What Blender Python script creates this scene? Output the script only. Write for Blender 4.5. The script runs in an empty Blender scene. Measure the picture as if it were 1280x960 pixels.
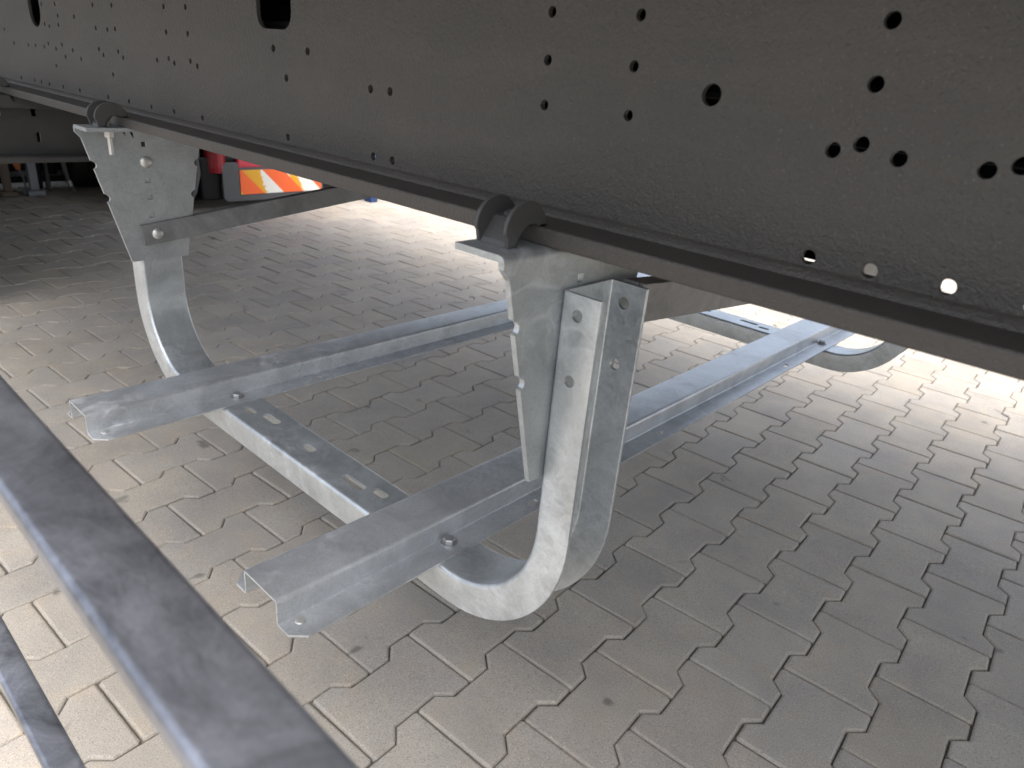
import bpy, bmesh, math, random
from mathutils import Matrix, Vector
random.seed(7)
S = bpy.context.scene
COL = S.collection
R = math.radians
H = 0.915                       # camera height above the paving

# ------------------------------------------------------------------ camera
RIGHT = Vector((0.72797, 0.68056, 0.08302))
DOWN = Vector((0.32991, -0.24156, -0.91258))
FWD = Vector((-0.60101, 0.69173, -0.40037))
cd = bpy.data.cameras.new('camera')
cam = bpy.data.objects.new('camera', cd)
COL.objects.link(cam)
M = Matrix((RIGHT, -DOWN, -FWD)).transposed().to_4x4()
M.translation = Vector((0, 0, H))
cam.matrix_world = M
cd.sensor_width = 36
cd.lens = 887.47 / 1280 * 36
cd.clip_start = 0.01
cd.clip_end = 2000
cd.dof.use_dof = True
cd.dof.focus_distance = 1.0
cd.dof.aperture_fstop = 9.0
S.camera = cam

# ------------------------------------------------------------------ sky, sun, exposure
SUN_EL, SUN_AZ = 68, 120         # azimuth from +Y towards +X
w = bpy.data.worlds.new('World')
S.world = w
w.use_nodes = True
nt = w.node_tree
bg = nt.nodes['Background']
sky = nt.nodes.new('ShaderNodeTexSky')
sky.sky_type = 'NISHITA'
sky.sun_disc = False
sky.sun_elevation = R(SUN_EL)
sky.sun_rotation = R(SUN_AZ)
sky.dust_density = 6
sky.air_density = 1.0
sky.ozone_density = 1.0
hs = nt.nodes.new('ShaderNodeHueSaturation')
hs.inputs['Saturation'].default_value = 0.55
nt.links.new(sky.outputs[0], hs.inputs['Color'])
nt.links.new(hs.outputs[0], bg.inputs[0])
bg.inputs[1].default_value = 0.15
sl = bpy.data.lights.new('sun', 'SUN')
sl.energy = 0.5
sl.angle = R(50)
sl.color = (1, 0.97, 0.93)
so = bpy.data.objects.new('sun', sl)
COL.objects.link(so)
sd = Vector((math.sin(R(SUN_AZ)) * math.cos(R(SUN_EL)), math.cos(R(SUN_AZ)) * math.cos(R(SUN_EL)), math.sin(R(SUN_EL))))
so.rotation_euler = sd.to_track_quat('Z', 'Y').to_euler()
so.location = sd * 20
S.view_settings.view_transform = 'Standard'
S.view_settings.look = 'None'
S.view_settings.gamma = 1
S.view_settings.use_curve_mapping = False
S.view_settings.exposure = 1.93

# ------------------------------------------------------------------ materials
def mat(name):
    m = bpy.data.materials.new(name)
    m.use_nodes = True
    return m, m.node_tree, m.node_tree.nodes['Principled BSDF']

def N(t, typ, **kw):
    n = t.nodes.new('ShaderNode' + typ)
    for k, v in kw.items():
        if k in n.inputs.keys() if hasattr(n, 'inputs') else False:
            n.inputs[k].default_value = v
        else:
            setattr(n, k, v)
    return n

def noise(t, vec, scale, detail=4, rough=0.6, dist=0.0):
    n = t.nodes.new('ShaderNodeTexNoise')
    n.inputs['Scale'].default_value = scale
    n.inputs['Detail'].default_value = detail
    n.inputs['Roughness'].default_value = rough
    n.inputs['Distortion'].default_value = dist
    if vec: t.links.new(vec, n.inputs['Vector'])
    return n.outputs['Fac']

def ramp(t, fac, stops):
    n = t.nodes.new('ShaderNodeValToRGB')
    e = n.color_ramp.elements
    while len(e) < len(stops): e.new(0.5)
    for el, (p, c) in zip(e, stops):
        el.position = p
        el.color = (c, c, c, 1) if isinstance(c, (int, float)) else (*c, 1)
    t.links.new(fac, n.inputs[0])
    return n.outputs[0]

def mix(t, fac, a, b, mode='MIX'):
    n = t.nodes.new('ShaderNodeMix')
    n.data_type = 'RGBA'
    n.blend_type = mode
    for v, i in ((fac, 0), (a, 6), (b, 7)):
        if hasattr(v, 'is_linked'): t.links.new(v, n.inputs[i])
        elif isinstance(v, (int, float)): n.inputs[i].default_value = v if i == 0 else (v, v, v, 1)
        else: n.inputs[i].default_value = (*v, 1)
    return n.outputs[2]

def math_(t, op, a, b=0.0):
    n = t.nodes.new('ShaderNodeMath')
    n.operation = op
    for v, i in ((a, 0), (b, 1)):
        if hasattr(v, 'is_linked'): t.links.new(v, n.inputs[i])
        else: n.inputs[i].default_value = v
    return n.outputs[0]

def bump(t, h, strength, dist=0.001, normal=None):
    n = t.nodes.new('ShaderNodeBump')
    n.inputs['Strength'].default_value = strength
    n.inputs['Distance'].default_value = dist
    t.links.new(h, n.inputs['Height'])
    if normal: t.links.new(normal, n.inputs['Normal'])
    return n.outputs[0]

def position(t, scale=(1, 1, 1), rot=(0, 0, 0)):
    g = t.nodes.new('ShaderNodeNewGeometry')
    mp = t.nodes.new('ShaderNodeMapping')
    mp.inputs['Scale'].default_value = scale
    mp.inputs['Rotation'].default_value = rot
    t.links.new(g.outputs['Position'], mp.inputs['Vector'])
    return mp.outputs[0]

def galvanised(name, tint=(0.60, 0.63, 0.66), dark=0.62, rough=(0.34, 0.55), scratch=0.5, stretch=(1, 1, 1), metal=0.7, spangle=0.35, blotch=11):
    m, t, b = mat(name)
    p = position(t)
    ps = position(t, stretch)
    cloud = noise(t, ps, blotch, 6, 0.68, 0.8)
    spang = t.nodes.new('ShaderNodeTexVoronoi')
    spang.inputs['Scale'].default_value = 150
    t.links.new(mix(t, 0.06, p, t.nodes.new('ShaderNodeTexNoise').outputs['Color']), spang.inputs['Vector'])
    sep = t.nodes.new('ShaderNodeSeparateColor')
    t.links.new(spang.outputs['Color'], sep.inputs[0])
    fine = noise(t, p, 330, 4, 0.7)
    c1 = mix(t, ramp(t, cloud, [(0.33, 0), (0.66, 1)]), tuple(x * dark for x in tint), tint)
    patch = ramp(t, noise(t, p, 5, 2, 0.5), [(0.42, 0.15), (0.62, 1)])
    c2 = mix(t, math_(t, 'MULTIPLY', math_(t, 'MULTIPLY', sep.outputs[0], patch), spangle), c1, tuple(min(1, x * 1.35) for x in tint))
    c3 = mix(t, math_(t, 'MULTIPLY', ramp(t, fine, [(0.35, 1), (0.55, 0)]), 0.3), c2, tuple(x * 0.55 for x in tint))
    # chalky wiped scuffs and thin curling scratch lines
    sc = noise(t, position(t, (1, 1, 1), (0.3, 0.2, 0.5)), 12, 6, 0.7, 2.4)
    where = ramp(t, noise(t, position(t, (1, 1, 1), (0.1, 0.7, 0.2)), 4.5, 2, 0.5), [(0.45, 0), (0.60, 1)])
    wipe = math_(t, 'MULTIPLY', ramp(t, sc, [(0.50, 0), (0.66, 0.75)]), where)
    ln = noise(t, position(t, (1, 1, 1), (0.9, 0.4, 1.2)), 7, 1, 0.4, 1.5)
    line = math_(t, 'MULTIPLY', ramp(t, math_(t, 'ABSOLUTE', math_(t, 'SUBTRACT', ln, 0.5)), [(0.0, 0.5), (0.010, 0.0)]), where)
    scm = math_(t, 'MULTIPLY', math_(t, 'MAXIMUM', wipe, line), scratch)
    c4 = mix(t, scm, c3, (0.80, 0.82, 0.85))
    t.links.new(c4, b.inputs['Base Color'])
    t.links.new(math_(t, 'SUBTRACT', metal, math_(t, 'MULTIPLY', scm, metal * 0.6)), b.inputs['Metallic'])
    r = t.nodes.new('ShaderNodeMapRange')
    r.inputs['To Min'].default_value = rough[0]
    r.inputs['To Max'].default_value = rough[1]
    t.links.new(mix(t, 0.35, cloud, fine), r.inputs[0])
    t.links.new(math_(t, 'ADD', r.outputs[0], math_(t, 'MULTIPLY', scm, 0.25)), b.inputs['Roughness'])
    wav = noise(t, p, 26, 3, 0.5)
    t.links.new(bump(t, mix(t, 0.25, wav, fine), 0.14, 0.0025), b.inputs['Normal'])
    return m

G_U = galvanised('galvanised_bright', (0.57, 0.61, 0.635), 0.62, (0.28, 0.46), 0.5)
G_PLATE = galvanised('galvanised_plate', (0.42, 0.45, 0.46), 0.72, (0.40, 0.56), 0.45, spangle=0.2)
G_RAIL = galvanised('galvanised_rail', (0.56, 0.59, 0.62), 0.66, (0.28, 0.46), 0.7, metal=0.62)
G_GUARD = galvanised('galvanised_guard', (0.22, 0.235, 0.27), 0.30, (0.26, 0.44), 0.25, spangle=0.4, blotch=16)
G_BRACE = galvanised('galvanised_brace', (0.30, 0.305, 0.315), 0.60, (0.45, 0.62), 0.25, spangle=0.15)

def painted(name, a, b_, rough=0.5, bscale=700, bstr=0.35, speck=0.25, spec=0.4, dust=0.0):
    m, t, b = mat(name)
    p = position(t)
    big = noise(t, p, 4, 5, 0.65)
    c = mix(t, ramp(t, big, [(0.35, 0), (0.65, 1)]), a, b_)
    if dust:
        du = noise(t, position(t, (0.5, 1, 2.2), (0, 0.15, 0)), 9, 7, 0.75, 0.6)
        c = mix(t, math_(t, 'MULTIPLY', ramp(t, du, [(0.48, 0), (0.75, 1)]), dust), c, (0.16, 0.145, 0.125))
    fine = noise(t, p, bscale, 2, 0.5)
    sp = ramp(t, noise(t, p, 480, 2, 0.6), [(0.64, 0), (0.74, 1)])
    c = mix(t, math_(t, 'MULTIPLY', sp, speck), c, (0.26, 0.24, 0.21))
    pit = ramp(t, noise(t, position(t, (1, 1, 1), (1, 0.5, 0.2)), 300, 2, 0.6), [(0.30, 1), (0.38, 0)])
    c = mix(t, math_(t, 'MULTIPLY', pit, speck * 1.6), c, tuple(x * 0.4 for x in a))
    t.links.new(c, b.inputs['Base Color'])
    b.inputs['Roughness'].default_value = rough
    b.inputs['Specular IOR Level'].default_value = spec
    peel = noise(t, p, 230, 2, 0.55)
    t.links.new(bump(t, mix(t, 0.4, peel, fine), bstr, 0.0028), b.inputs['Normal'])
    return m

BEAM = painted('beam_paint', (0.046, 0.043, 0.039), (0.055, 0.049, 0.044), 0.47, bstr=0.75, speck=0.22, dust=0.10)
CLAMP = painted('clamp_coating', (0.05, 0.05, 0.05), (0.065, 0.065, 0.063), 0.48, bstr=0.15, speck=0.1)
DARK = painted('dark_chassis_paint', (0.035, 0.035, 0.034), (0.05, 0.049, 0.046), 0.55, bstr=0.2, speck=0.1)
BLACK = painted('black_plastic', (0.008, 0.008, 0.008), (0.012, 0.012, 0.012), 0.5, bstr=0.1, speck=0.0, spec=0.15)
GREYP = painted('grey_plastic', (0.075, 0.078, 0.082), (0.085, 0.087, 0.09), 0.5, bstr=0.1, speck=0.0)
LEGP = painted('pale_leg_paint', (0.22, 0.24, 0.27), (0.16, 0.17, 0.19), 0.5, bstr=0.1, speck=0.0)
RUSTY = painted('dusty_brown_paint', (0.13, 0.10, 0.075), (0.09, 0.075, 0.06), 0.7, bstr=0.2)
RED = painted('red_paint', (0.26, 0.010, 0.018), (0.22, 0.009, 0.016), 0.35, bstr=0.05, speck=0.0)
LAMP = painted('red_lamp_lens', (0.55, 0.03, 0.06), (0.5, 0.025, 0.05), 0.2, bstr=0.02, speck=0.0, spec=0.5)
BLUE = painted('blue_paint', (0.015, 0.04, 0.13), (0.02, 0.05, 0.15), 0.4, bstr=0.05, speck=0.0)
RUBBER = painted('tyre_rubber', (0.012, 0.012, 0.012), (0.022, 0.021, 0.020), 0.75, bstr=0.3, speck=0.0, spec=0.15)
HOSE = painted('orange_cap', (0.35, 0.12, 0.05), (0.3, 0.1, 0.04), 0.5, bstr=0.05, speck=0.0)
BOARDM = painted('floor_plywood', (0.56, 0.50, 0.42), (0.48, 0.425, 0.35), 0.7, bstr=0.2)

def zinc(name, c, rough):
    m, t, b = mat(name)
    p = position(t)
    t.links.new(mix(t, noise(t, p, 120, 3), tuple(x * 0.75 for x in c), c), b.inputs['Base Color'])
    b.inputs['Metallic'].default_value = 0.8
    b.inputs['Roughness'].default_value = rough
    return m
BOLT = zinc('zinc_bolt', (0.62, 0.62, 0.60), 0.42)
BOLTD = zinc('weathered_bolt', (0.40, 0.41, 0.42), 0.5)

def paver_material():
    m, t, b = mat('paver_concrete')
    p = position(t)
    oi = t.nodes.new('ShaderNodeObjectInfo')
    at = t.nodes.new('ShaderNodeAttribute')
    at.attribute_name = 'rnd'
    rnd = math_(t, 'FRACT', math_(t, 'ADD', oi.outputs['Random'], at.outputs['Fac']))
    tone = ramp(t, rnd, [(0.0, (0.325, 0.297, 0.252)), (0.35, (0.365, 0.341, 0.302)), (0.7, (0.312, 0.293, 0.262)), (1.0, (0.378, 0.345, 0.295))])
    blot = noise(t, p, 7, 5, 0.62, 0.3)
    c = mix(t, ramp(t, blot, [(0.30, 0), (0.72, 1)]), mix(t, 1.0, tone, (0.83, 0.83, 0.85), 'MULTIPLY'), mix(t, 1.0, tone, (1.10, 1.08, 1.04), 'MULTIPLY'))
    warm = noise(t, p, 17, 3, 0.5)
    c = mix(t, math_(t, 'MULTIPLY', ramp(t, warm, [(0.5, 0), (0.75, 1)]), 0.35), c, (0.40, 0.325, 0.235))
    gr = noise(t, p, 430, 3, 0.75)
    c = mix(t, ramp(t, gr, [(0.32, 0.75), (0.5, 0.0)]), c, (0.13, 0.118, 0.10))
    lt = noise(t, p, 360, 2, 0.6)
    c = mix(t, ramp(t, lt, [(0.62, 0.0), (0.72, 0.6)]), c, (0.56, 0.53, 0.48))
    st = noise(t, p, 11, 2, 0.5, 0.5)
    c = mix(t, ramp(t, st, [(0.71, 0.0), (0.76, 0.6)]), c, (0.06, 0.056, 0.05))
    t.links.new(c, b.inputs['Base Color'])
    b.inputs['Roughness'].default_value = 0.8
    b.inputs['Specular IOR Level'].default_value = 0.35
    und = noise(t, p, 60, 3, 0.5)
    t.links.new(bump(t, mix(t, 0.3, gr, und), 0.35, 0.0016), b.inputs['Normal'])
    return m
PAVER = paver_material()

def joint_material():
    m, t, b = mat('joint_sand_ground')
    p = position(t)
    c = mix(t, noise(t, p, 90, 5), (0.10, 0.092, 0.078), (0.24, 0.22, 0.18))
    t.links.new(c, b.inputs['Base Color'])
    b.inputs['Roughness'].default_value = 0.95
    t.links.new(bump(t, noise(t, p, 400, 3), 0.6, 0.002), b.inputs['Normal'])
    return m
SAND = joint_material()

# ------------------------------------------------------------------ helpers
def tag(o, label=None, cat=None, group=None, kind=None):
    if label: o['label'] = label
    if cat: o['category'] = cat
    if group: o['group'] = group
    if kind: o['kind'] = kind
    return o

def empty(name, loc, label, cat, group=None):
    o = bpy.data.objects.new(name, None)
    o.empty_display_size = 0.05
    COL.objects.link(o)
    o.location = loc
    return tag(o, label, cat, group)

def add(name, me, m, parent=None, smooth=False):
    """link a mesh given in world coordinates; children keep their world place"""
    o = bpy.data.objects.new(name, me)
    COL.objects.link(o)
    if m:
        me.materials.clear()
        me.materials.append(m)
    if smooth:
        for f in me.polygons: f.use_smooth = True
    if parent:
        o.parent = parent
        off = Vector(parent.location)
        pp = parent.parent
        while pp:
            off += Vector(pp.location)
            pp = pp.parent
        me.transform(Matrix.Translation(-off))
    return o

def origin_to_base(o):
    """move a single-mesh thing's origin to the centre of its base"""
    vs = [v.co for v in o.data.vertices]
    c = Vector(((min(v.x for v in vs) + max(v.x for v in vs)) / 2, (min(v.y for v in vs) + max(v.y for v in vs)) / 2, min(v.z for v in vs)))
    o.data.transform(Matrix.Translation(-c))
    o.location = c
    return o

def circle(cx, cy, r, n=20, ccw=True):
    a = [(cx + r * math.cos(2 * math.pi * i / n), cy + r * math.sin(2 * math.pi * i / n)) for i in range(n)]
    return a if ccw else a[::-1]

def rrect(cx, cy, hw, hh, r, n=5):
    pts = []
    for sx, sy, a0 in ((1, 1, 0), (-1, 1, 90), (-1, -1, 180), (1, -1, 270)):
        for i in range(n + 1):
            a = R(a0 + 90 * i / n)
            pts.append((cx + sx * (hw - r) + r * math.cos(a), cy + sy * (hh - r) + r * math.sin(a)))
    return pts

def sheet(outline, holes, axes, d0, d1, bevel=0.0005):
    """flat plate with real holes: 2-D outlines -> solid between d0 and d1 along the third axis. axes e.g. 'yzx'"""
    cu = bpy.data.curves.new('tmp', 'CURVE')
    cu.dimensions = '2D'
    cu.fill_mode = 'BOTH'
    cu.extrude = abs(d1 - d0) / 2 - bevel
    cu.bevel_depth = bevel
    cu.bevel_resolution = 1
    cu.offset = -bevel
    for pl in [outline] + list(holes):
        s = cu.splines.new('POLY')
        s.points.add(len(pl) - 1)
        for q, (a, b) in zip(s.points, pl): q.co = (a, b, 0, 1)
        s.use_cyclic_u = True
    ob = bpy.data.objects.new('tmp', cu)
    me = bpy.data.meshes.new_from_object(ob)
    bpy.data.objects.remove(ob)
    bpy.data.curves.remove(cu)
    ax = {'x': Vector((1, 0, 0)), 'y': Vector((0, 1, 0)), 'z': Vector((0, 0, 1))}
    A, B, C = (ax[c] for c in axes)
    mm = Matrix((A, B, C)).transposed().to_4x4()
    mm.translation = C * ((d0 + d1) / 2)
    me.transform(mm)
    if mm.to_3x3().determinant() < 0: me.flip_normals()
    for f in me.polygons: f.use_smooth = False
    return me

def join(meshes):
    bm = bmesh.new()
    for me in meshes:
        bm.from_mesh(me)
        bpy.data.meshes.remove(me)
    out = bpy.data.meshes.new('mesh')
    bm.to_mesh(out)
    bm.free()
    return out

def box(x0, x1, y0, y1, z0, z1, bev=0.0015, seg=2):
    bm = bmesh.new()
    bmesh.ops.create_cube(bm, size=1)
    for v in bm.verts:
        v.co = Vector(((x0 + x1) / 2 + v.co.x * (x1 - x0), (y0 + y1) / 2 + v.co.y * (y1 - y0), (z0 + z1) / 2 + v.co.z * (z1 - z0)))
    if bev: bmesh.ops.bevel(bm, geom=bm.edges[:], offset=bev, segments=seg, affect='EDGES', profile=0.5)
    me = bpy.data.meshes.new('box')
    bm.to_mesh(me)
    bm.free()
    return me

def extrude_profile(prof, axis, a0, a1, closed=True, bev=0.0):
    """prof: 2-D points; axis 'y': (x,z) swept along y; axis 'x': (y,z) swept along x"""
    bm = bmesh.new()
    def P(q, a):
        return Vector((q[0], a, q[1])) if axis == 'y' else Vector((a, q[0], q[1]))
    r0 = [bm.verts.new(P(q, a0)) for q in prof]
    r1 = [bm.verts.new(P(q, a1)) for q in prof]
    n = len(prof)
    for i in range(n): bm.faces.new((r0[i], r0[(i + 1) % n], r1[(i + 1) % n], r1[i]))
    f0 = bm.faces.new(r0)
    f1 = bm.faces.new(r1[::-1])
    bmesh.ops.triangulate(bm, faces=[f0, f1])
    bmesh.ops.recalc_face_normals(bm, faces=bm.faces[:])
    me = bpy.data.meshes.new('prof')
    bm.to_mesh(me)
    bm.free()
    return me

def strip(center, t):
    """thin folded sheet: centre line (with rounded bends already in it) -> closed outline of thickness t"""
    L, Rr = [], []
    n = len(center)
    for i, p in enumerate(center):
        a = Vector(center[max(i - 1, 0)]); b = Vector(center[min(i + 1, n - 1)])
        d = (b - a).normalized()
        nn = Vector((-d.y, d.x)) * t / 2
        L.append((p[0] + nn.x, p[1] + nn.y))
        Rr.append((p[0] - nn.x, p[1] - nn.y))
    return L + Rr[::-1]

def bend(pts, r, n=6):
    """round the corners of an open polyline"""
    out = [pts[0]]
    for i in range(1, len(pts) - 1):
        p, a, b = Vector(pts[i]), Vector(pts[i - 1]), Vector(pts[i + 1])
        da, db = (a - p).normalized(), (b - p).normalized()
        ang = da.angle(db)
        tl = min(r / math.tan(ang / 2), (a - p).length * 0.49, (b - p).length * 0.49)
        s, e = p + da * tl, p + db * tl
        for k in range(n + 1):
            u = k / n
            q = s * (1 - u) ** 2 + p * 2 * u * (1 - u) + e * u * u
            out.append((q.x, q.y))
    out.append(pts[-1])
    return out

def revolve(profile, centre, axis, seg=24):
    """profile: (radius, along) pairs, turned round axis through centre"""
    bm = bmesh.new()
    ax = Vector(axis).normalized()
    u = ax.orthogonal().normalized()
    v = ax.cross(u)
    rings = []
    for r, a in profile:
        if r < 1e-6: rings.append([bm.verts.new(Vector(centre) + ax * a)])
        else: rings.append([bm.verts.new(Vector(centre) + ax * a + (u * math.cos(2 * math.pi * i / seg) + v * math.sin(2 * math.pi * i / seg)) * r) for i in range(seg)])
    for A, B in zip(rings, rings[1:]):
        for i in range(seg):
            j = (i + 1) % seg
            if len(A) == 1 and len(B) == 1: continue
            if len(A) == 1: bm.faces.new((A[0], B[j], B[i]))
            elif len(B) == 1: bm.faces.new((A[i], A[j], B[0]))
            else: bm.faces.new((A[i], A[j], B[j], B[i]))
    bmesh.ops.recalc_face_normals(bm, faces=bm.faces[:])
    me = bpy.data.meshes.new('rev')
    bm.to_mesh(me)
    bm.free()
    return me

def hexbolt(centre, axis, r=0.009, h=0.006, washer=0.012):
    return join([revolve([(0, 0), (washer, 0), (washer, 0.0015), (r * 0.9, 0.0015)], centre, axis, 24),
                 revolve([(0, 0.0012), (r, 0.0012), (r, h * 0.85), (r * 0.86, h), (0, h)], centre, axis, 6)])

def dome(centre, axis, r=0.0095, h=0.0055):
    return revolve([(0, 0), (r, 0), (r, 0.001)] + [(r * math.cos(a), 0.001 + (h - 0.001) * math.sin(a)) for a in [R(x) for x in (15, 30, 45, 60, 75)]] + [(0, h)], centre, axis, 24)

def tube(pts, r, seg=10):
    bm = bmesh.new()
    rings = []
    n = len(pts)
    for i, p in enumerate(pts):
        d = (Vector(pts[min(i + 1, n - 1)]) - Vector(pts[max(i - 1, 0)])).normalized()
        u = d.orthogonal().normalized()
        v = d.cross(u)
        rr = r[i] if isinstance(r, (list, tuple)) else r
        rings.append([bm.verts.new(Vector(p) + (u * math.cos(2 * math.pi * k / seg) + v * math.sin(2 * math.pi * k / seg)) * rr) for k in range(seg)])
    for A, B in zip(rings, rings[1:]):
        for k in range(seg): bm.faces.new((A[k], A[(k + 1) % seg], B[(k + 1) % seg], B[k]))
    bm.faces.new(rings[0][::-1]); bm.faces.new(rings[-1])
    bmesh.ops.recalc_face_normals(bm, faces=bm.faces[:])
    me = bpy.data.meshes.new('tube')
    bm.to_mesh(me)
    bm.free()
    return me

def boolean_cut(me, cutters):
    """solid minus the joined cutters"""
    a = bpy.data.objects.new('tmpa', me)
    c = bpy.data.objects.new('tmpb', join(cutters))
    COL.objects.link(a); COL.objects.link(c)
    md = a.modifiers.new('cut', 'BOOLEAN')
    md.operation = 'DIFFERENCE'
    md.solver = 'EXACT'
    md.object = c
    dg = bpy.context.evaluated_depsgraph_get()
    out = bpy.data.meshes.new_from_object(a.evaluated_get(dg))
    bpy.data.objects.remove(a); bpy.data.objects.remove(c)
    return out

def smooth_by_angle(me, ang=35):
    bm = bmesh.new()
    bm.from_mesh(me)
    for f in bm.faces: f.smooth = True
    for e in bm.edges:
        e.smooth = len(e.link_faces) == 2 and e.calc_face_angle(3.2) < R(ang)
    bm.to_mesh(me)
    bm.free()
    return me

def project(p):
    d = Vector(p) - Vector((0, 0, H))
    z = d.dot(FWD)
    if z <= 0.02: return None
    return (640 + 887.47 * d.dot(RIGHT) / z, 480 + 887.47 * d.dot(DOWN) / z)

# ------------------------------------------------------------------ the ground: sand bed with interlocking double-T pavers
gm = bpy.data.meshes.new('ground')
gm.from_pydata([(-400, -400, -0.009), (400, -400, -0.009), (400, 400, -0.009), (-400, 400, -0.009)], [], [(0, 1, 2, 3)])
ground = add('ground', gm, SAND)
tag(ground, 'interlocking beige grey concrete block paving', 'paving', kind='structure')

PU, PV = 0.1303, 0.2032
LA, LB = Vector((0.1300, 0.0079)), Vector((-0.0110, 0.2029))
L0 = Vector((-0.4256, 1.0589)) + LB * 0.5          # joints were measured: stones sit half a length on
def stone_mesh(seed):
    rg = random.Random(seed)
    g = 0.0011
    hw, ww, V = 0.0765 - g, 0.0538 - g, PV / 2 - g
    right = [(hw, -V), (hw, -0.0617), (ww, -0.0403), (ww, 0.0403), (hw, 0.0617), (hw, V)]
    # cut the four outer corners a little, as cast stones have them
    c = 0.004
    out = []
    out += [(hw - c, -V), (hw, -V + c)] + right[1:5] + [(hw, V - c), (hw - c, V)]
    out += [(-x, -y) for x, y in out]
    out = [(x + rg.uniform(-.0005, .0005), y + rg.uniform(-.0005, .0005)) for x, y in out]
    n = len(out)
    def inset(d):
        res = []
        for i in range(n):
            a, p, b = Vector(out[i - 1]), Vector(out[i]), Vector(out[(i + 1) % n])
            n1 = Vector((-(p - a).y, (p - a).x)).normalized()
            n2 = Vector((-(b - p).y, (b - p).x)).normalized()
            m_ = (n1 + n2)
            m_ = m_ / max(m_.length_squared, 1e-6) * 2
            res.append((p.x + m_.x * d, p.y + m_.y * d))
        return res
    r1, r2 = inset(0.0016), inset(0.0046)
    vs = [(x, y, -0.014) for x, y in out] + [(x, y, -0.0042) for x, y in out] + [(x, y, -0.0016) for x, y in r1] + [(x, y, 0.0) for x, y in r2]
    fs = []
    for k in range(3):
        for i in range(n):
            j = (i + 1) % n
            fs.append((k * n + i, k * n + j, (k + 1) * n + j, (k + 1) * n + i))
    fs.append(tuple(range(3 * n, 4 * n)))
    return vs, fs
SV = [stone_mesh(s) for s in range(4)]
SM = []
for i, (vs, fs) in enumerate(SV):
    me = bpy.data.meshes.new('paver')
    me.from_pydata(vs, [], fs)
    me.materials.append(PAVER)
    SM.append(me)
cells = []
yaw = math.atan2(LA.y, LA.x)
for n in range(-70, 40):
    for mm in range(-14, 36):
        c = L0 + LA * n + LB * (mm + 0.5 * (n % 2))
        if -8.2 < c.x < 2.2 and -1.6 < c.y < 6.2:
            # how large it shows: projected extent, in the frame and not behind the beam
            q = [project((c.x + dx, c.y + dy, 0)) for dx, dy in ((-.065, -.1), (.065, -.1), (.065, .1), (-.065, .1))]
            area = 0
            if all(q):
                ctr = (sum(a[0] for a in q) / 4, sum(a[1] for a in q) / 4)
                if -20 < ctr[0] < 1300 and ctr[1] < 990 and ctr[1] > 105 + 0.2825 * ctr[0]:
                    area = abs(sum(q[i][0] * q[(i + 1) % 4][1] - q[(i + 1) % 4][0] * q[i][1] for i in range(4))) / 2
            cells.append((area, c))
cells.sort(key=lambda t: -t[0])
far_v, far_f, far_r = [], [], []
for k, (area, c) in enumerate(cells):
    jx, jy, jz, jr = random.uniform(-.0007, .0007), random.uniform(-.0007, .0007), random.uniform(-.0011, .0011), random.uniform(-.004, .004)
    tx, ty = random.uniform(-.006, .006), random.uniform(-.006, .006)
    flip = math.pi if random.random() < 0.5 else 0
    mw = Matrix.Translation((c.x + jx, c.y + jy, jz)) @ Matrix.Rotation(yaw + jr + flip, 4, 'Z') @ Matrix.Rotation(tx, 4, 'X') @ Matrix.Rotation(ty, 4, 'Y')
    if k < 300 and area > 0:
        o = bpy.data.objects.new('paver', SM[k % 4])
        COL.objects.link(o)
        o.parent = ground
        o.matrix_local = mw
    else:
        vs, fs = SV[k % 4]
        b0 = len(far_v)
        far_v += [tuple(mw @ Vector(v)) for v in vs]
        far_f += [tuple(b0 + i for i in f) for f in fs]
        far_r += [random.random()] * len(vs)
fm = bpy.data.meshes.new('paver_field')
fm.from_pydata(far_v, [], far_f)
fm.materials.append(PAVER)
at = fm.attributes.new('rnd', 'FLOAT', 'POINT')
at.data.foreach_set('value', far_r)
pf = bpy.data.objects.new('paver_field', fm)
COL.objects.link(pf)
pf.parent = ground
pf['kind'] = 'stuff'

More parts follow.
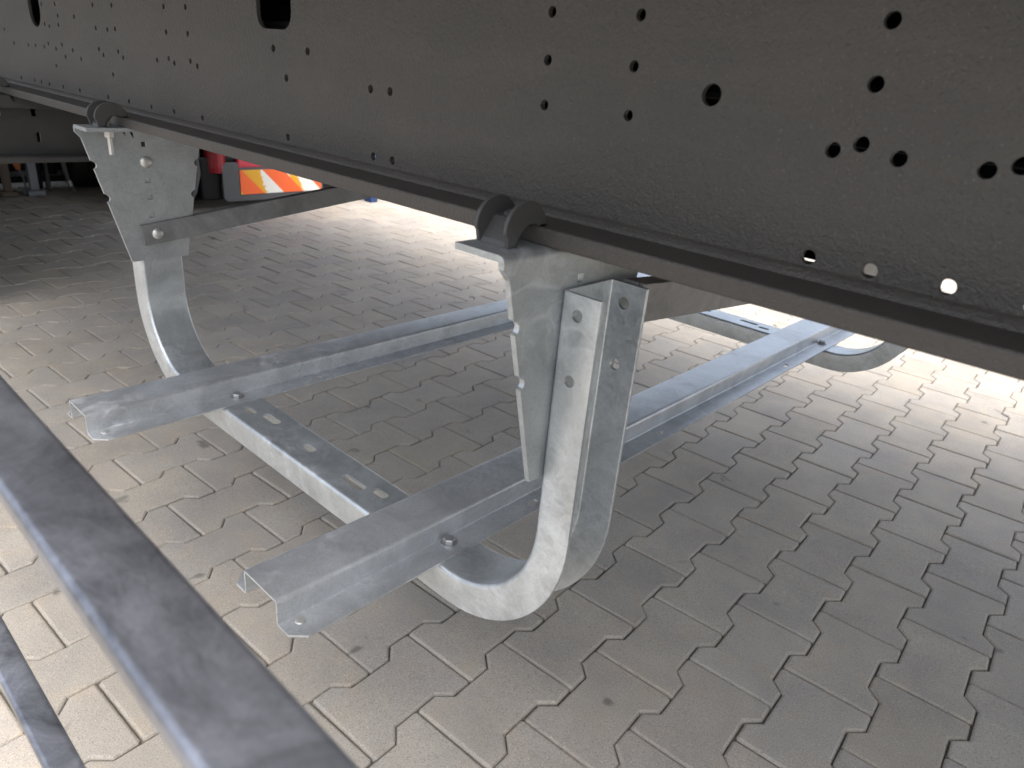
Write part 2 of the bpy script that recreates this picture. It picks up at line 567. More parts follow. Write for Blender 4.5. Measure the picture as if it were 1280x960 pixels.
# ------------------------------------------------------------------ chassis beams (z below is relative to the camera: add H)
YC, YF = 0.542, 1.842            # the two beam axes, 1.3 m apart
ZF0, ZF1 = H - 0.138, H - 0.122  # bottom flange
HOLES = [(-0.46, 0.052), (-0.46, 0.013), (-0.459, -0.025), (-0.366, 0.051), (-0.366, 0.013), (-0.365, -0.025), (-0.173, 0.051), (-0.173, 0.013), (-0.19, -0.031), (-0.172, -0.025), (-0.146, -0.031), (-0.094, -0.031), (-0.077, -0.026), (-0.188, -0.107), (-0.144, -0.107), (-0.094, -0.106), (-0.045, -0.107), (-0.03, 0.013),
 (-1.835, 0.048), (-1.753, 0.049), (-1.553, 0.049), (-1.464, 0.049), (-1.746, 0.028), (-1.655, 0.028), (-1.833, 0.011), (-1.806, 0.008), (-1.75, 0.012), (-2.125, -0.006), (-1.551, 0.011), (-1.497, 0.01), (-1.461, 0.012), (-2.068, -0.033), (-1.966, -0.033), (-1.915, -0.032), (-1.859, -0.032), (-1.83, -0.025), (-1.748, -0.024), (-1.786, -0.033), (-1.69, -0.032), (-1.736, -0.046), (-1.651, -0.046), (-1.802, -0.066), (-1.55, -0.024), (-1.531, -0.033), (-1.46, -0.024), (-1.441, -0.033), (-1.497, -0.064), (-2.059, -0.106), (-1.963, -0.105), (-1.916, -0.105), (-1.865, -0.106), (-1.779, -0.105), (-1.683, -0.105), (-1.536, -0.105), (-1.439, -0.105), (-1.255, 0.049), (-1.18, 0.049), (-1.255, 0.013), (-1.18, 0.013), (-1.179, -0.025), (-1.157, -0.031), (-1.255, -0.025), (-1.236, -0.031), (-1.30, -0.03), (-1.343, -0.106), (-1.255, -0.105), (-1.155, -0.105), (-0.934, 0.003), (-0.853, 0.003), (-0.905, -0.031), (-0.724, -0.031), (-0.688, -0.031), (-0.907, -0.105), (-0.718, -0.105), (-0.682, -0.105)]
def chassis_beam(yc, label, full):
    t = empty('chassis_beam', (-2, yc, ZF0), label, 'beam', 'chassis beams of the trailer')
    X0, X1, ZT = -7.0, 6.6, H + 0.285
    hol = []
    if full:
        for x, z in HOLES:
            r = 0.0054 if x > -0.2 else (0.0046 if x > -1 else 0.0040)
            hol.append(circle(x, z + H, r, 18))
        hol.append(circle(-0.291, H - 0.003, 0.0082, 24))
        hol.append(rrect(-1.885, H + 0.045, 0.036, 0.040, 0.034, 7))
        hol.append(rrect(-0.930, H + 0.090, 0.042, 0.064, 0.020, 6))
    else:
        for x, z in HOLES[::3]: hol.append(circle(x, z + H, 0.0045, 12))
    me = sheet([(X0, ZF1 - 0.002), (X1, ZF1 - 0.002), (X1, ZT), (X0, ZT)], hol, 'xzy', yc - 0.004, yc + 0.002, 0.0003)
    web = add('web', me, BEAM, t)
    add('bottom_flange', box(X0, X1, yc - 0.059, yc + 0.059, ZF0, ZF1, 0.0022, 3), BEAM, t, False)
    add('top_flange', box(X0, X1, yc - 0.059, yc + 0.059, ZT - 0.002, ZT + 0.014, 0.002), BEAM, t)
    for s in (-1, 1):
        w0 = yc + s * 0.0035
        add('weld_seam', extrude_profile([(w0, ZF1 + 0.0085), (w0 + s * 0.0042, ZF1 + 0.0058), (w0 + s * 0.0068, ZF1 + 0.0030), (w0 + s * 0.009, ZF1 - 0.001), (w0, ZF1 - 0.001)], 'x', X0 + .01, X1 - .01), BEAM, web)
    return t
beam1 = chassis_beam(YC, 'dark brown steel chassis beam drilled with rows of holes, nearest the camera', True)
beam2 = chassis_beam(YF, 'dark steel chassis beam hidden behind the nearer drilled beam', False)

# ------------------------------------------------------------------ trailer floor and its cross members above the beams
fl = empty('trailer_floor', (-2.5, 1.192, H + 0.30), 'plywood trailer load floor on dark steel cross members above the beams', 'trailer floor')
nb = 9
for i in range(nb):
    y0 = 0.02 + i * 2.344 / nb
    add('floor_board', box(-8.5, 6.6, y0 + 0.001, y0 + 2.344 / nb - 0.001, H + 0.385, H + 0.412, 0.002, 1), BOARDM, fl)
for i in range(28):
    x = -6.8 + i * 0.48
    add('cross_member', box(x, x + 0.06, 0.03, 2.355, H + 0.301, H + 0.383, 0.003, 1), DARK, fl)
for y in (0.018, 2.336):
    add('edge_rail', box(-7.0, 6.6, y, y + 0.03, H + 0.30 - 0.04, H + 0.30, 0.003, 1), DARK, fl)

# ------------------------------------------------------------------ cables and added dark fillers behind the openings of the web
at_ = empty('hole_filler', (-2.0, 0.80, H - 0.06), 'black filler added to darken the oval opening of the drilled beam', 'filler')
add('shell', smooth_by_angle(revolve([(0, -0.46), (0.06, -0.45), (0.10, -0.42), (0.115, -0.38), (0.115, 0.38), (0.10, 0.42), (0.06, 0.45), (0, 0.46)], (-2.05, 0.72, H + 0.06), (1, 0, 0), 28), 40), BLACK, at_)  # added black cylinder: stands in for the shade inside the oval opening
for x in (-2.3, -1.8): add('strap', revolve([(0.1155, -0.015), (0.118, -0.015), (0.118, 0.015), (0.1155, 0.015)], (x, 0.72, H + 0.06), (1, 0, 0), 28), DARK, at_)
cb = empty('cable_bundle', (-1.0, 0.60, H + 0.03), 'black pipes and cables running behind the opening of the drilled beam', 'cables')
for k in range(-5, 7):
    y = 0.60 + 0.014 * (k % 3)
    z = H + 0.030 + 0.0135 * k
    add('cable', tube([(-1.9, y, z + 0.02), (-1.3, y + 0.01, z + 0.006 * math.sin(k)), (-1.0, y, z + 0.004 * math.cos(2 * k)), (-0.8, y, z), (-0.3, y + .02, z + 0.01), (0.8, y + .02, z + .01)], 0.0055, 8), BLACK if k % 3 else DARK, cb)
add('hole_blocker', box(-0.237, -0.184, 0.598, 0.62, H - 0.1205, H - 0.085, 0.002), BLACK, cb)  # added block that keeps light out of one low web hole
bk = add('dark_backing', box(-1.95, 0.9, 0.66, 0.70, H - 0.06, H + 0.14, 0.004), BLACK, cb)  # added black slab so that the web holes read dark

# ------------------------------------------------------------------ U-shaped hanger channels
XI0, XI1 = -1.381, -0.387        # inner faces of the two legs
FD = 0.045                       # flange depth
ZB = H - 0.577                   # top of the horizontal run
ZLT = H - 0.178                  # top of the legs
RI = 0.133
W2 = 0.039                       # half width
TH = 0.004
def u_channel():
    # centre line of the web's inner face, from the near leg down and round to the far leg
    path = []
    def leg(x, z): path.append((x, z))
    leg(XI1, ZLT)
    for k in range(1, 8): leg(XI1, ZLT + (ZB + RI - ZLT) * k / 8)
    for k in range(0, 19):
        a = R(-90 * k / 18)
        leg(XI1 - RI + RI * math.cos(a), ZB + RI + RI * math.sin(a))
    for k in range(1, 12): leg(XI1 - RI + (XI0 + RI - XI1 + RI) * k / 12, ZB)
    for k in range(0, 19):
        a = R(-90 - 90 * k / 18)
        leg(XI0 + RI + RI * math.cos(a), ZB + RI + RI * math.sin(a))
    for k in range(1, 9): leg(XI0, ZB + RI + (ZLT - ZB - RI) * k / 8)
    # section: (across y, depth outward)
    ro, ri = 0.0065, 0.0025
    sec = []
    for i in range(6):
        a = R(180 + 90 * i / 5); sec.append((-W2 + ro + ro * math.cos(a), ro + ro * math.sin(a)))
    for i in range(6):
        a = R(270 + 90 * i / 5); sec.append((W2 - ro + ro * math.cos(a), ro + ro * math.sin(a)))
    sec += [(W2, FD - .0006), (W2 - .0006, FD), (W2 - TH + .0006, FD), (W2 - TH, FD - .0006)]
    for i in range(4):
        a = R(0 - 90 * i / 3); sec.append((W2 - TH - ri + ri * math.cos(a), TH + ri + ri * math.sin(a)))
    for i in range(4):
        a = R(270 - 90 * i / 3); sec.append((-W2 + TH + ri + ri * math.cos(a), TH + ri + ri * math.sin(a)))
    sec += [(-W2 + TH, FD - .0006), (-W2 + TH - .0006, FD), (-W2 + .0006, FD), (-W2, FD - .0006)]
    bm = bmesh.new()
    rings = []
    n = len(path)
    for i, (x, z) in enumerate(path):
        a = Vector(path[max(i - 1, 0)]); b = Vector(path[min(i + 1, n - 1)])
        d = (b - a).normalized()
        if i == 0 or i == n - 1: d = Vector((0, -1)) if i == 0 else Vector((0, 1))
        out = Vector((-d.y, d.x))       # outward of the U
        rings.append([bm.verts.new((x + out.x * q, YC + p, z + out.y * q)) for p, q in sec])
    m_ = len(sec)
    for A, B in zip(rings, rings[1:]):
        for k in range(m_): bm.faces.new((A[k], A[(k + 1) % m_], B[(k + 1) % m_], B[k]))
    for ring in (rings[0], rings[-1]):
        bm.faces.new(ring)
    bmesh.ops.recalc_face_normals(bm, faces=bm.faces[:])
    me = bpy.data.meshes.new('channel')
    bm.to_mesh(me)
    bm.free()
    cut = []
    def cyl(c, ax, r, ln): cut.append(revolve([(0, -ln), (r, -ln), (r, ln), (0, ln)], c, ax, 20))
    for xl in (-0.366, XI0 - 0.021):
        for z in (-0.198, -0.263):
            cyl((xl, YC, H + z), (0, 1, 0), 0.0062, 0.06)
    for x, hl, hw, dy in ((-1.065, 0.016, 0.0068, -.006), (-1.014, 0.023, 0.0072, .006), (-0.889, 0.014, 0.0066, 0), (-0.760, 0.026, 0.0072, -.006), (-0.711, 0.015, 0.0068, .006)):
        cut.append(sheet(rrect(x, YC + dy, hl, hw, hw * 0.9, 5), [], 'xyz', ZB - 0.02, ZB + 0.01, 0.0))
    for xl in (XI1, XI0):
        for z in (-0.32, -0.235):
            cut.append(box(xl - 0.02, xl + 0.02, YC - 0.0045, YC + 0.0045, H + z - 0.0045, H + z + 0.0045, 0))
    return smooth_by_angle(boolean_cut(me, cut), 28)

def end_plate(near):
    """trapezoid hanger plate with a folded top; near: stands on the inner side of the leg at XI1"""
    x0, x1 = (XI1 - 0.0062, XI1 - 0.0002) if near else (XI0 + 0.0002, XI0 + 0.0062)
    fold = -1 if near else 1
    z0, zb = H - 0.150, H - 0.378
    def edge(z, left):
        u = (-0.144 - (z - H)) / 0.234
        return (0.427 + u * 0.059) if left else (0.636 - u * 0.047)
    def side(left):
        pts = []
        s = 1 if left else -1
        pts.append((edge(z0, True) - 0.006 if left else edge(z0, False) + 0.001, z0))
        pts.append((edge(z0 - 0.010, left), z0 - 0.010))
        for zn in (-0.205, -0.262):
            zc = H + zn
            pts.append((edge(zc + .0085, left), zc + .0085))
            for a in (60, 25, -10, -45, -75):
                pts.append((edge(zc, left) + s * 0.0065 * math.cos(R(a)) * (1 if a > -60 else .8), zc + 0.0065 * math.sin(R(a))))
            pts.append((edge(zc - .007, left), zc - .007))
        pts.append((edge(zb, left), zb))
        return pts
    outline = side(True) + side(False)[::-1]
    holes = []
    for z in (-0.171, -0.233, -0.263, -0.296):
        holes.append([(YC - .012 + a * .0045, H + z + b * .0045) for a, b in ((-1, -1), (1, -1), (1, 1), (-1, 1))])
    me = sheet(outline, holes, 'yzx', x0, x1, 0.0)
    xm = (x0 + x1) / 2
    zt = ZF0 - 0.0002 - 0.003
    fx = xm + fold * 0.057
    prof = strip(bend([(xm, z0), (xm, zt), (fx, zt)], 0.007, 16), 0.006)
    yl, yr = edge(z0, True) - 0.006, edge(z0, False) + 0.001
    fo = extrude_profile(prof, 'y', yl, yr)
    return join([me, fo])

def bracket(label, mirror):
    t = empty('hanger_bracket', (-0.884, YC, ZB - FD), label, 'bracket', 'U-shaped hanger brackets')
    parts = [('channel', u_channel(), G_U)]
    parts += [('end_plate', end_plate(True), G_PLATE), ('end_plate', end_plate(False), G_PLATE)]
    for z in (-0.201, -0.329):
        parts.append(('bolt_head', dome((XI0 + 0.0062 + (0.006 if z < -0.3 else 0), YC - .012 + (.004 if z < -.3 else 0), H + z), (1, 0, 0), 0.0105, 0.006), BOLT))
        parts.append(('bolt_head', dome((XI1 - 0.0062, YC - .012, H + z), (-1, 0, 0), 0.0105, 0.006), BOLT))
    for name, me, m in parts:
        if mirror:
            me.transform(Matrix.Translation((0, YF + YC, 0)) @ Matrix.Diagonal((1, -1, 1, 1)))
            me.flip_normals()
            off = Vector((0, 0, 0))
        add(name, me, m, t)
    if mirror:
        t.location.y = YF
        for c in t.children: c.data.transform(Matrix.Translation((0, YC - YF, 0)))
    plates = [c for c in t.children if c.name.startswith('end_plate')]
    for c in [c for c in t.children if c.name.startswith('bolt_head')]:
        xb = sum(v.co.x for v in c.data.vertices) / len(c.data.vertices)
        c.parent = min(plates, key=lambda p: abs(p.data.vertices[0].co.x - xb))
    return t
br1 = bracket('galvanised U-shaped hanger bracket with slots, bolted under the drilled beam nearest the camera', False)
br2 = bracket('galvanised U-shaped hanger bracket on the far side, seen only below the beam', True)

# ------------------------------------------------------------------ hat-section cross rails
def cross_rail(xc, label):
    t = empty('cross_rail', (xc, 1.192, ZB), label, 'rail', 'hat-section rails lying across the hanger brackets')
    y0, y1, th, hh = 0.300, 2.084, 0.003, 0.035
    z = ZB + th / 2 + 0.0003
    cl = [(xc - 0.0715, z), (xc - 0.0345, z), (xc - 0.0345, z + hh - th), (xc + 0.0345, z + hh - th), (xc + 0.0345, z), (xc + 0.0715, z)]
    prof = strip(bend(cl, 0.0042, 5), th)
    me = extrude_profile(prof, 'y', y0, y1)
    cut = []
    for y, s in ((y0, -1), (y1, 1)):       # cropped corners of the foot flanges
        for sx in (-1, 1):
            bm = bmesh.new()
            xa, xb = xc + sx * 0.052, xc + sx * 0.080
            tri = [(xa, y + s * 0.004), (xb, y + s * 0.004), (xb, y - s * 0.021), (xa + sx * 0.012 * 0 , y + s * 0.0039)]
            tri = [(xc + sx * 0.0535, y + s * 0.003), (xc + sx * 0.083, y + s * 0.003), (xc + sx * 0.083, y - s * 0.028)]
            lo = [bm.verts.new((a, b, z - 0.01)) for a, b in tri]
            hi = [bm.verts.new((a, b, z + 0.01)) for a, b in tri]
            bm.faces.new(lo[::-1]); bm.faces.new(hi)
            for i in range(3): bm.faces.new((lo[i], lo[(i + 1) % 3], hi[(i + 1) % 3], hi[i]))
            bmesh.ops.recalc_face_normals(bm, faces=bm.faces[:])
            cm = bpy.data.meshes.new('c'); bm.to_mesh(cm); bm.free()
            cut.append(cm)
    for y in (0.70, 1.05, 1.60):
        cut.append(sheet(rrect(xc + 0.055, y, 0.004, 0.010, 0.0038, 4), [], 'xyz', z - 0.01, z + 0.01, 0))
    me = smooth_by_angle(boolean_cut(me, cut), 30)
    prof_ = add('profile', me, G_RAIL, t)
    for y in (YC, YF):
        for sx in (-1, 1):
            add('bolt', hexbolt((xc + sx * 0.0475, y, z + th / 2), (0, 0, 1), 0.0085, 0.0075, 0.0115), BOLTD, t)
    for y in (y0 + 0.021, y1 - 0.021):
        add('rivet', dome((xc + 0.046, y, z + th / 2), (0, 0, 1), 0.0058, 0.002), BOLT, prof_)
    return t
XM = -0.885
cross_rail(XM + 0.282, 'galvanised hat-section rail with chalky scuffs, nearer of the two cross rails')
cross_rail(XM - 0.282, 'galvanised hat-section rail lying farther back across the bracket')

# ------------------------------------------------------------------ diagonal brace bars
def brace(x0, x1, ya, za, yb, zb_, hgt, label, bolts):
    t = empty('brace_bar', ((x0 + x1) / 2, ya, H + za - hgt / 2), label, 'brace bar', 'flat diagonal brace bars between the brackets')
    d = Vector((yb - ya, zb_ - za)).normalized()
    n = Vector((-d.y, d.x)) * hgt / 2
    a, b = Vector((ya, H + za)), Vector((yb, H + zb_))
    ol = [tuple(a - n), tuple(b - n), tuple(b + n), tuple(a + n)]
    add('bar', sheet(ol, [], 'yzx', x0, x1, 0.0008), G_BRACE, t)
    # folded top edge stiffening the bar
    xb = x0
    ol2 = [tuple(a + n - n * 0.22), tuple(b + n - n * 0.22), tuple(b + n), tuple(a + n)]
    add('folded_edge', sheet(ol2, [], 'yzx', x0 - 0.018 if bolts < 0 else x0 - 0.010, x0 - 0.0004, 0.0008), G_BRACE, t)
    return t
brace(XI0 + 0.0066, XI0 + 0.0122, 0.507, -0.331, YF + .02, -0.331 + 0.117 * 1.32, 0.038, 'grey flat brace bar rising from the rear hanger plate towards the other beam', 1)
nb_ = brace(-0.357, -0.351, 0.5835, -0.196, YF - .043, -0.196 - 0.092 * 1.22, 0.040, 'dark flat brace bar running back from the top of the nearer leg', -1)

# ------------------------------------------------------------------ beam clamps
def clamp(xc, label, bolt_drop=True):
    t = empty('beam_clamp', (xc, 0.455, ZF0), label, 'clamp', 'claw clamps gripping the beam flange')
    z = ZF0 + 0.0002
    zf = ZF1 + 0.0003
    def prof(wd):
        p = []
        cy, cz, ry, rz = 0.4665, ZF1 - 0.002, 0.0265, 0.0255
        p.append((0.4445, z))
        for k in range(15):
            a = R(205 - k * (205 - 2) / 14)
            p.append((cy + ry * math.cos(a), cz + rz * math.sin(a) if math.sin(a) > 0 else cz + 0.010 * math.sin(a)))
        p += [(0.4928, zf + 0.0005), (0.4835, zf), (0.4775, ZF1 + 0.0032), (0.468, ZF1 + 0.0022), (0.4605, ZF1 - 0.003), (0.4560, z + 0.006), (0.4545, z)]
        return p
    for s in (-1, 1):
        x = xc + s * 0.0175
        add('cheek', sheet(prof(0), [], 'yzx', x - 0.0021, x + 0.0021, 0.0012), CLAMP, t)
    pr = [(0.4455, z), (0.4475, z + 0.004), (0.462, ZF1 + 0.006), (0.476, ZF1 + 0.0085), (0.484, ZF1 + 0.0075), (0.484, zf + .001), (0.470, ZF1 + 0.002), (0.458, z + 0.004), (0.456, z)]
    add('saddle', extrude_profile(pr, 'x', xc - 0.0162, xc + 0.0162), CLAMP, t)
    add('bolt_head', hexbolt((xc, 0.4665, ZF1 + 0.0070), (0, -0.25, 1), 0.0060, 0.0045, 0.0080), CLAMP, t)
    if not bolt_drop: return t
    add('bolt_shank', revolve([(0, -0.046), (0.0036, -0.046), (0.0040, -0.044), (0.0040, 0.02), (0, 0.02)], (xc, 0.4655, ZF0), (0, 0, 1), 12), BOLT, t)
    add('nut', revolve([(0, -0.0185), (0.0068, -0.0185), (0.0078, -0.017), (0.0078, -0.0075), (0.0068, -0.0066), (0, -0.0066)], (xc, 0.4655, ZF0), (0, 0, 1), 6), BOLT, t)
    return t
clamp(-0.424, 'dark two-cheek claw clamp on the flange above the nearest hanger plate', False)
clamp(-1.348, 'dark claw clamp with hanging bolt above the rear hanger plate')
clamp(-2.005, 'small dark claw clamp at the left edge, above the dark transverse beam')

# ------------------------------------------------------------------ dark transverse panel on the left
pn = empty('transverse_beam', (-2.03, 0.5, H - 0.29), 'dark slotted transverse beam under the chassis at the far left', 'beam')
add('top_strip', box(-2.06, -1.99, 0.12, 0.86, H - 0.168, ZF0 - 0.0005, 0.003), DARK, pn)
add('sheet', sheet([(0.12, H - 0.268), (0.86, H - 0.268), (0.86, H - 0.1675), (0.12, H - 0.1675)],
    [rrect(0.546, H - 0.178, 0.004, 0.011, 0.001, 2), rrect(0.549, H - 0.236, 0.004, 0.011, 0.001, 2), rrect(0.40, H - 0.178, 0.004, 0.011, 0.001, 2)], 'yzx', -2.052, -2.046, 0.0006), DARK, pn)
add('bottom_lip', smooth_by_angle(extrude_profile(strip(bend([(-2.049, H - 0.266), (-2.049, H - 0.276), (-2.000, H - 0.276), (-2.000, H - 0.288)], 0.004), 0.005), 'y', 0.12, 0.86), 30), DARK, pn)

def shade_box(x0, label):  # added out of view, only to block side light from the paving
    t = empty('shade_box', (x0 + 1.1, 0.31, 0.2), label, 'box', 'unseen boxes added to shade the ground')
    add('case', box(x0, x0 + 2.2, 0.13, 0.50, 0.20, 0.74, 0.01), DARK, t)
    add('lid', box(x0 + 0.02, x0 + 2.18, 0.112, 0.129, 0.22, 0.72, 0.006), DARK, t)
    for x in (x0 + 0.55, x0 + 1.65): add('hanger', box(x, x + 0.05, 0.2, 0.44, 0.741, H + 0.30, 0.003), DARK, t)
shade_box(-5.15, 'dark box added just left of view to shade the ground')
shade_box(3.0, 'dark box added to the right of view to shade the ground')

# ------------------------------------------------------------------ side guard in the foreground
sg = empty('side_guard', (0.4, 0.08, 0.2), 'blurred grey galvanised side guard rails in the lower left foreground', 'side guard')
def guard_rail(y0, y1, zt, lip, wall):
    th = 0.003
    cl = [(y0, zt - lip), (y0, zt), (y1, zt), (y1, zt - wall)]
    return smooth_by_angle(extrude_profile(strip(bend(cl, 0.0030, 6), th), 'x', -6.0, 1.4), 30)
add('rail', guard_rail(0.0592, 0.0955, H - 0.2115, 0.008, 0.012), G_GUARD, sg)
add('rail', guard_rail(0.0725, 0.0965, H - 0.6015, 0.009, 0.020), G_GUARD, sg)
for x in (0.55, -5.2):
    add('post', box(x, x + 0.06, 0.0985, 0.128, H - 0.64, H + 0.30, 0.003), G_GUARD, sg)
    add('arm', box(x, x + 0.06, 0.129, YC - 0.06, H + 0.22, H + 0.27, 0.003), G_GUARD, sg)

# ------------------------------------------------------------------ running gear far left
def wheel(t, x, y, wd, name='tyre'):
    r = 0.50
    h = wd / 2
    ty = add('tyre', smooth_by_angle(revolve([(0.29, -h * .8), (0.36, -h), (0.46, -h), (0.49, -h * .9), (r, -h * .72), (r, -h * .28), (r - .012, -h * .26), (r - .012, -h * .2), (r, -h * .18), (r, h * .18), (r - .012, h * .2), (r - .012, h * .26), (r, h * .28), (r, h * .72), (0.49, h * .9), (0.46, h), (0.36, h), (0.29, h * .8), (0.29, -h * .8)], (x, y, r - 0.001), (0, 1, 0), 48), 30), RUBBER, t)
    add('rim', revolve([(0.29, -h * .8), (0.26, -h * .5), (0.12, -h * .3), (0.10, -h * .6), (0, -h * .6), (0, h * .5), (0.26, h * .5), (0.29, h * .8)], (x, y, r - 0.001), (0, 1, 0), 32), DARK, ty)
for xa, lab in ((-5.75, 'dark trailer axle with tyres, air springs and hoses behind the transverse beam'),):
    ax = empty('axle', (xa, 1.192, 0), lab, 'axle')
    add('axle_tube', revolve([(0, -0.95), (0.065, -0.95), (0.065, 0.95), (0, 0.95)], (xa, 1.192, 0.50), (0, 1, 0), 20), DARK, ax)
    for y in (0.24, 2.06): wheel(ax, xa, y, 0.38)
    for y in (0.62, 1.70):
        add('air_spring', smooth_by_angle(revolve([(0, 0), (0.10, 0), (0.125, 0.03), (0.15, 0.08), (0.155, 0.13), (0.14, 0.19), (0.15, 0.24), (0.14, 0.30), (0, 0.30)], (xa + 0.25, y, 0.46), (0, 0, 1), 24), 40), RUBBER, ax)
        add('trailing_arm', box(xa - 0.05, xa + 0.7, y - 0.05, y + 0.05, 0.40, 0.47, 0.01), DARK, ax)
    add('dark_screen', box(xa + 0.36, xa + 0.366, 0.62, 1.74, 0.02, 0.85, 0.001), RUBBER, ax)  # added dark sheet: stands in for the shade behind the legs
    add('brake_chamber', smooth_by_angle(revolve([(0, 0), (0.06, 0), (0.085, 0.04), (0.09, 0.08), (0.085, 0.13), (0.07, 0.18), (0, 0.18)], (xa + .2, 1.35, 0.42), (1, 0, 0.2), 24), 40), BLACK, ax)

def landing_leg(name, x, y, wd, label, m, top=0.78):
    t = empty(name, (x, y, 0), label, 'support leg')
    add('tube', box(x - wd / 2, x + wd / 2, y - wd / 2, y + wd / 2, 0.03, top, 0.004), m, t)
    add('foot', box(x - wd, x + wd, y - wd, y + wd, 0.0, 0.03, 0.006), m, t)
    return t
landing_leg('support_leg', -5.06, 1.286, 0.046, 'pale bluish support leg standing on the paving below the transverse beam', LEGP)
landing_leg('support_leg', -5.06, 1.150, 0.040, 'brown dusty support leg at the left edge below the transverse beam', RUSTY)
ar = empty('spare_tyre', (-5.3, 1.63, 0), 'upright black tyre in the shade under the trailer', 'tyre')
tread = add('tread', smooth_by_angle(revolve([(0.16, -.085), (0.20, -.11), (0.27, -.11), (0.295, -.095), (0.30, -.06), (0.30, -.03), (0.292, -.027), (0.292, -.018), (0.30, -.015), (0.30, .015), (0.292, .018), (0.292, .027), (0.30, .03), (0.30, .06), (0.295, .095), (0.27, .11), (0.20, .11), (0.16, .085), (0.16, -.085)], (-5.28, 1.64, 0.298), (0.12, 1, 0), 40), 35), RUBBER, ar)
add('rim', revolve([(0.16, -.08), (0.14, -.03), (0, -.03), (0, .03), (0.14, .03), (0.16, .08)], (-5.28, 1.64, 0.298), (0.12, 1, 0), 32), DARK, tread)
hz = empty('air_hose', (-5.0, 1.21, 0.0), 'thin air hose with orange cap hanging beside the pale leg', 'hose')
add('hose', tube([(-5.03, 1.205, 0.62), (-5.03, 1.21, 0.40), (-5.03, 1.212, 0.24), (-5.03, 1.218, 0.17), (-5.03, 1.232, 0.11), (-5.03, 1.236, 0.06), (-5.03, 1.222, 0.012)], 0.006), GREYP, hz)
add('cap', revolve([(0, 0), (0.012, 0), (0.018, 0.02), (0.02, 0.05), (0, 0.05)], (-5.03, 1.214, 0.155), (0, -0.1, 1), 14), HOSE, hz)
tk = empty('damper', (-5.1, 1.42, 0.0), 'black damper and strut between the pale leg and the upright tyre', 'damper')
for y, r in ((1.345, 0.022), (1.395, 0.014), (1.43, 0.03)):
    add('cylinder', smooth_by_angle(revolve([(0, 0), (r * .8, 0), (r, 0.02), (r, 0.50), (r * .8, 0.52), (0, 0.52)], (-5.18, y, 0.015 if r < .03 else 0.10), (0, 0.03, 1), 20), 40), BLACK if r > .02 else GREYP, tk)
add('strut', tube([(-5.05, 1.50, 0.010), (-5.05, 1.475, 0.07), (-5.05, 1.458, 0.20), (-5.05, 1.45, 0.5)], [0.008, 0.011, 0.016, 0.018]), GREYP, tk)
add('fitting', revolve([(0, 0), (0.0125, 0), (0.0125, 0.035), (0, 0.035)], (-5.045, 1.483, 0.045), (0, -0.28, 1), 12), BOLT, tk)
add('crossbar', box(-5.25, -5.22, 0.9, 1.5, 0.085, 0.115, 0.003), GREYP, tk)

# ------------------------------------------------------------------ red vehicle with warning board
XB = -4.2
def board_material():
    m, t, b = mat('warning_board_print')
    g = t.nodes.new('ShaderNodeNewGeometry')
    sp = t.nodes.new('ShaderNodeSeparateXYZ')
    t.links.new(g.outputs['Position'], sp.inputs[0])
    u = math_(t, 'SUBTRACT', sp.outputs[1], 2.158)
    v = math_(t, 'SUBTRACT', sp.outputs[2], H - 0.676)
    s = math_(t, 'ADD', u, v)
    ph = math_(t, 'FRACT', math_(t, 'DIVIDE', math_(t, 'ADD', s, 0.0555), 0.272))
    stripe = math_(t, 'LESS_THAN', math_(t, 'ABSOLUTE', math_(t, 'SUBTRACT', ph, 0.5)), 0.245)
    # the yellow film has peeled to white on the right part of each light stripe, with a ragged edge
    nz = math_(t, 'MULTIPLY', math_(t, 'SUBTRACT', noise(t, position(t), 40, 4, 0.7), 0.5), 0.09)
    ur = math_(t, 'ADD', math_(t, 'ADD', u, nz), math_(t, 'MULTIPLY', v, 0.30))
    p1 = math_(t, 'GREATER_THAN', ur, 0.128)
    p2 = math_(t, 'LESS_THAN', math_(t, 'ABSOLUTE', math_(t, 'SUBTRACT', ur, 0.352)), 0.03)
    peel = math_(t, 'SUBTRACT', p1, p2)
    light = mix(t, peel, (0.72, 0.36, 0.015), (0.75, 0.74, 0.68))
    c = mix(t, stripe, (0.85, 0.13, 0.025), light)
    t.links.new(c, b.inputs['Base Color'])
    b.inputs['Roughness'].default_value = 0.4
    return m
BOARD = board_material()
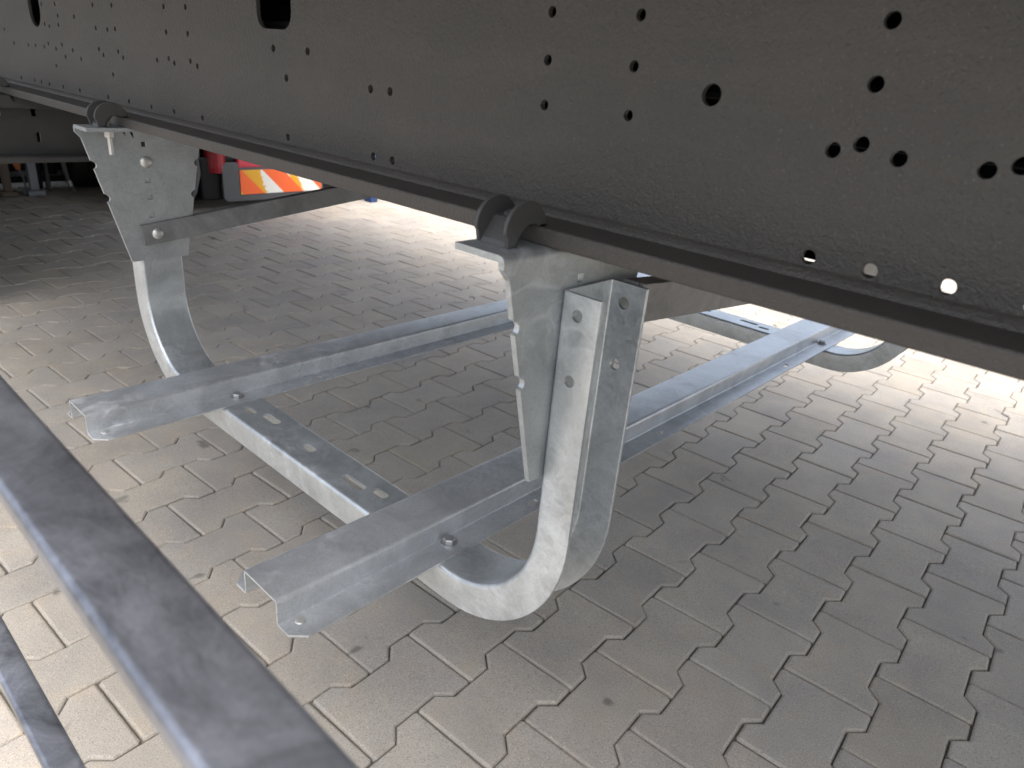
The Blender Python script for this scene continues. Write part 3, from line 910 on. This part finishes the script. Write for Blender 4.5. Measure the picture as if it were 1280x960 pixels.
rv = empty('red_vehicle', (XB - 0.6, 3.2, 0), 'rear end of a red vehicle with black mudguard and orange white warning board', 'vehicle')
add('warning_board', box(XB - 0.004, XB, 2.158, 2.158 + 0.565, H - 0.820, H - 0.676, 0.001), BOARD, rv)
add('board_holder', sheet(rrect(2.395, H - 0.745, 0.345, 0.115, 0.035, 5), [], 'yzx', XB - 0.03, XB - 0.0045, 0.004), GREYP, rv)
add('tail_lamp', box(XB - 0.05, XB - 0.002, 2.15, 2.62, H - 0.662, H - 0.585, 0.008), LAMP, rv)
add('bumper', box(XB - 0.14, XB - 0.035, 1.93, 4.3, H - 0.85, H - 0.60, 0.012), BLACK, rv)
add('body_panel', box(XB - 1.9, XB - 0.10, 1.99, 4.25, H - 0.598, H - 0.28, 0.02), RED, rv)
add('lamp_pod', revolve([(0, 0), (0.055, 0), (0.06, 0.03), (0.06, 0.16), (0.05, 0.2), (0, 0.2)], (XB - 0.06, 2.035, H - 0.69), (0, 0, 1), 20), RED, rv)
add('mudguard', smooth_by_angle(extrude_profile(strip(bend([(XB - 0.12, H - 0.86), (XB - 0.10, H - 0.55), (XB - 0.3, H - 0.40), (XB - 0.9, H - 0.40)], 0.12, 8), 0.012), 'y', 1.80, 2.02), 40), BLACK, rv)
for y in (1.98, 4.15):
    add('tyre', smooth_by_angle(revolve([(0.2, -.1), (0.30, -.12), (0.345, -.11), (0.36, -.07), (0.36, .07), (0.345, .11), (0.30, .12), (0.2, .1), (0.2, -.1)], (XB - 0.62, y, 0.358), (0, 1, 0), 40), 35), RUBBER, rv)
add('cable', tube([(XB - 0.06, 1.93, H - 0.55), (XB - 0.05, 1.92, H - 0.70), (XB - 0.05, 1.89, H - 0.80), (XB - 0.06, 1.84, H - 0.87)], 0.018), GREYP, rv)

bp = box(-4.21, -4.13, 3.075, 3.135, 0.0, 0.7, 0.006)
blue = add('blue_post', bp, BLUE)
origin_to_base(blue)
tag(blue, 'dark blue post foot on the bright paving just below the beam', 'post')
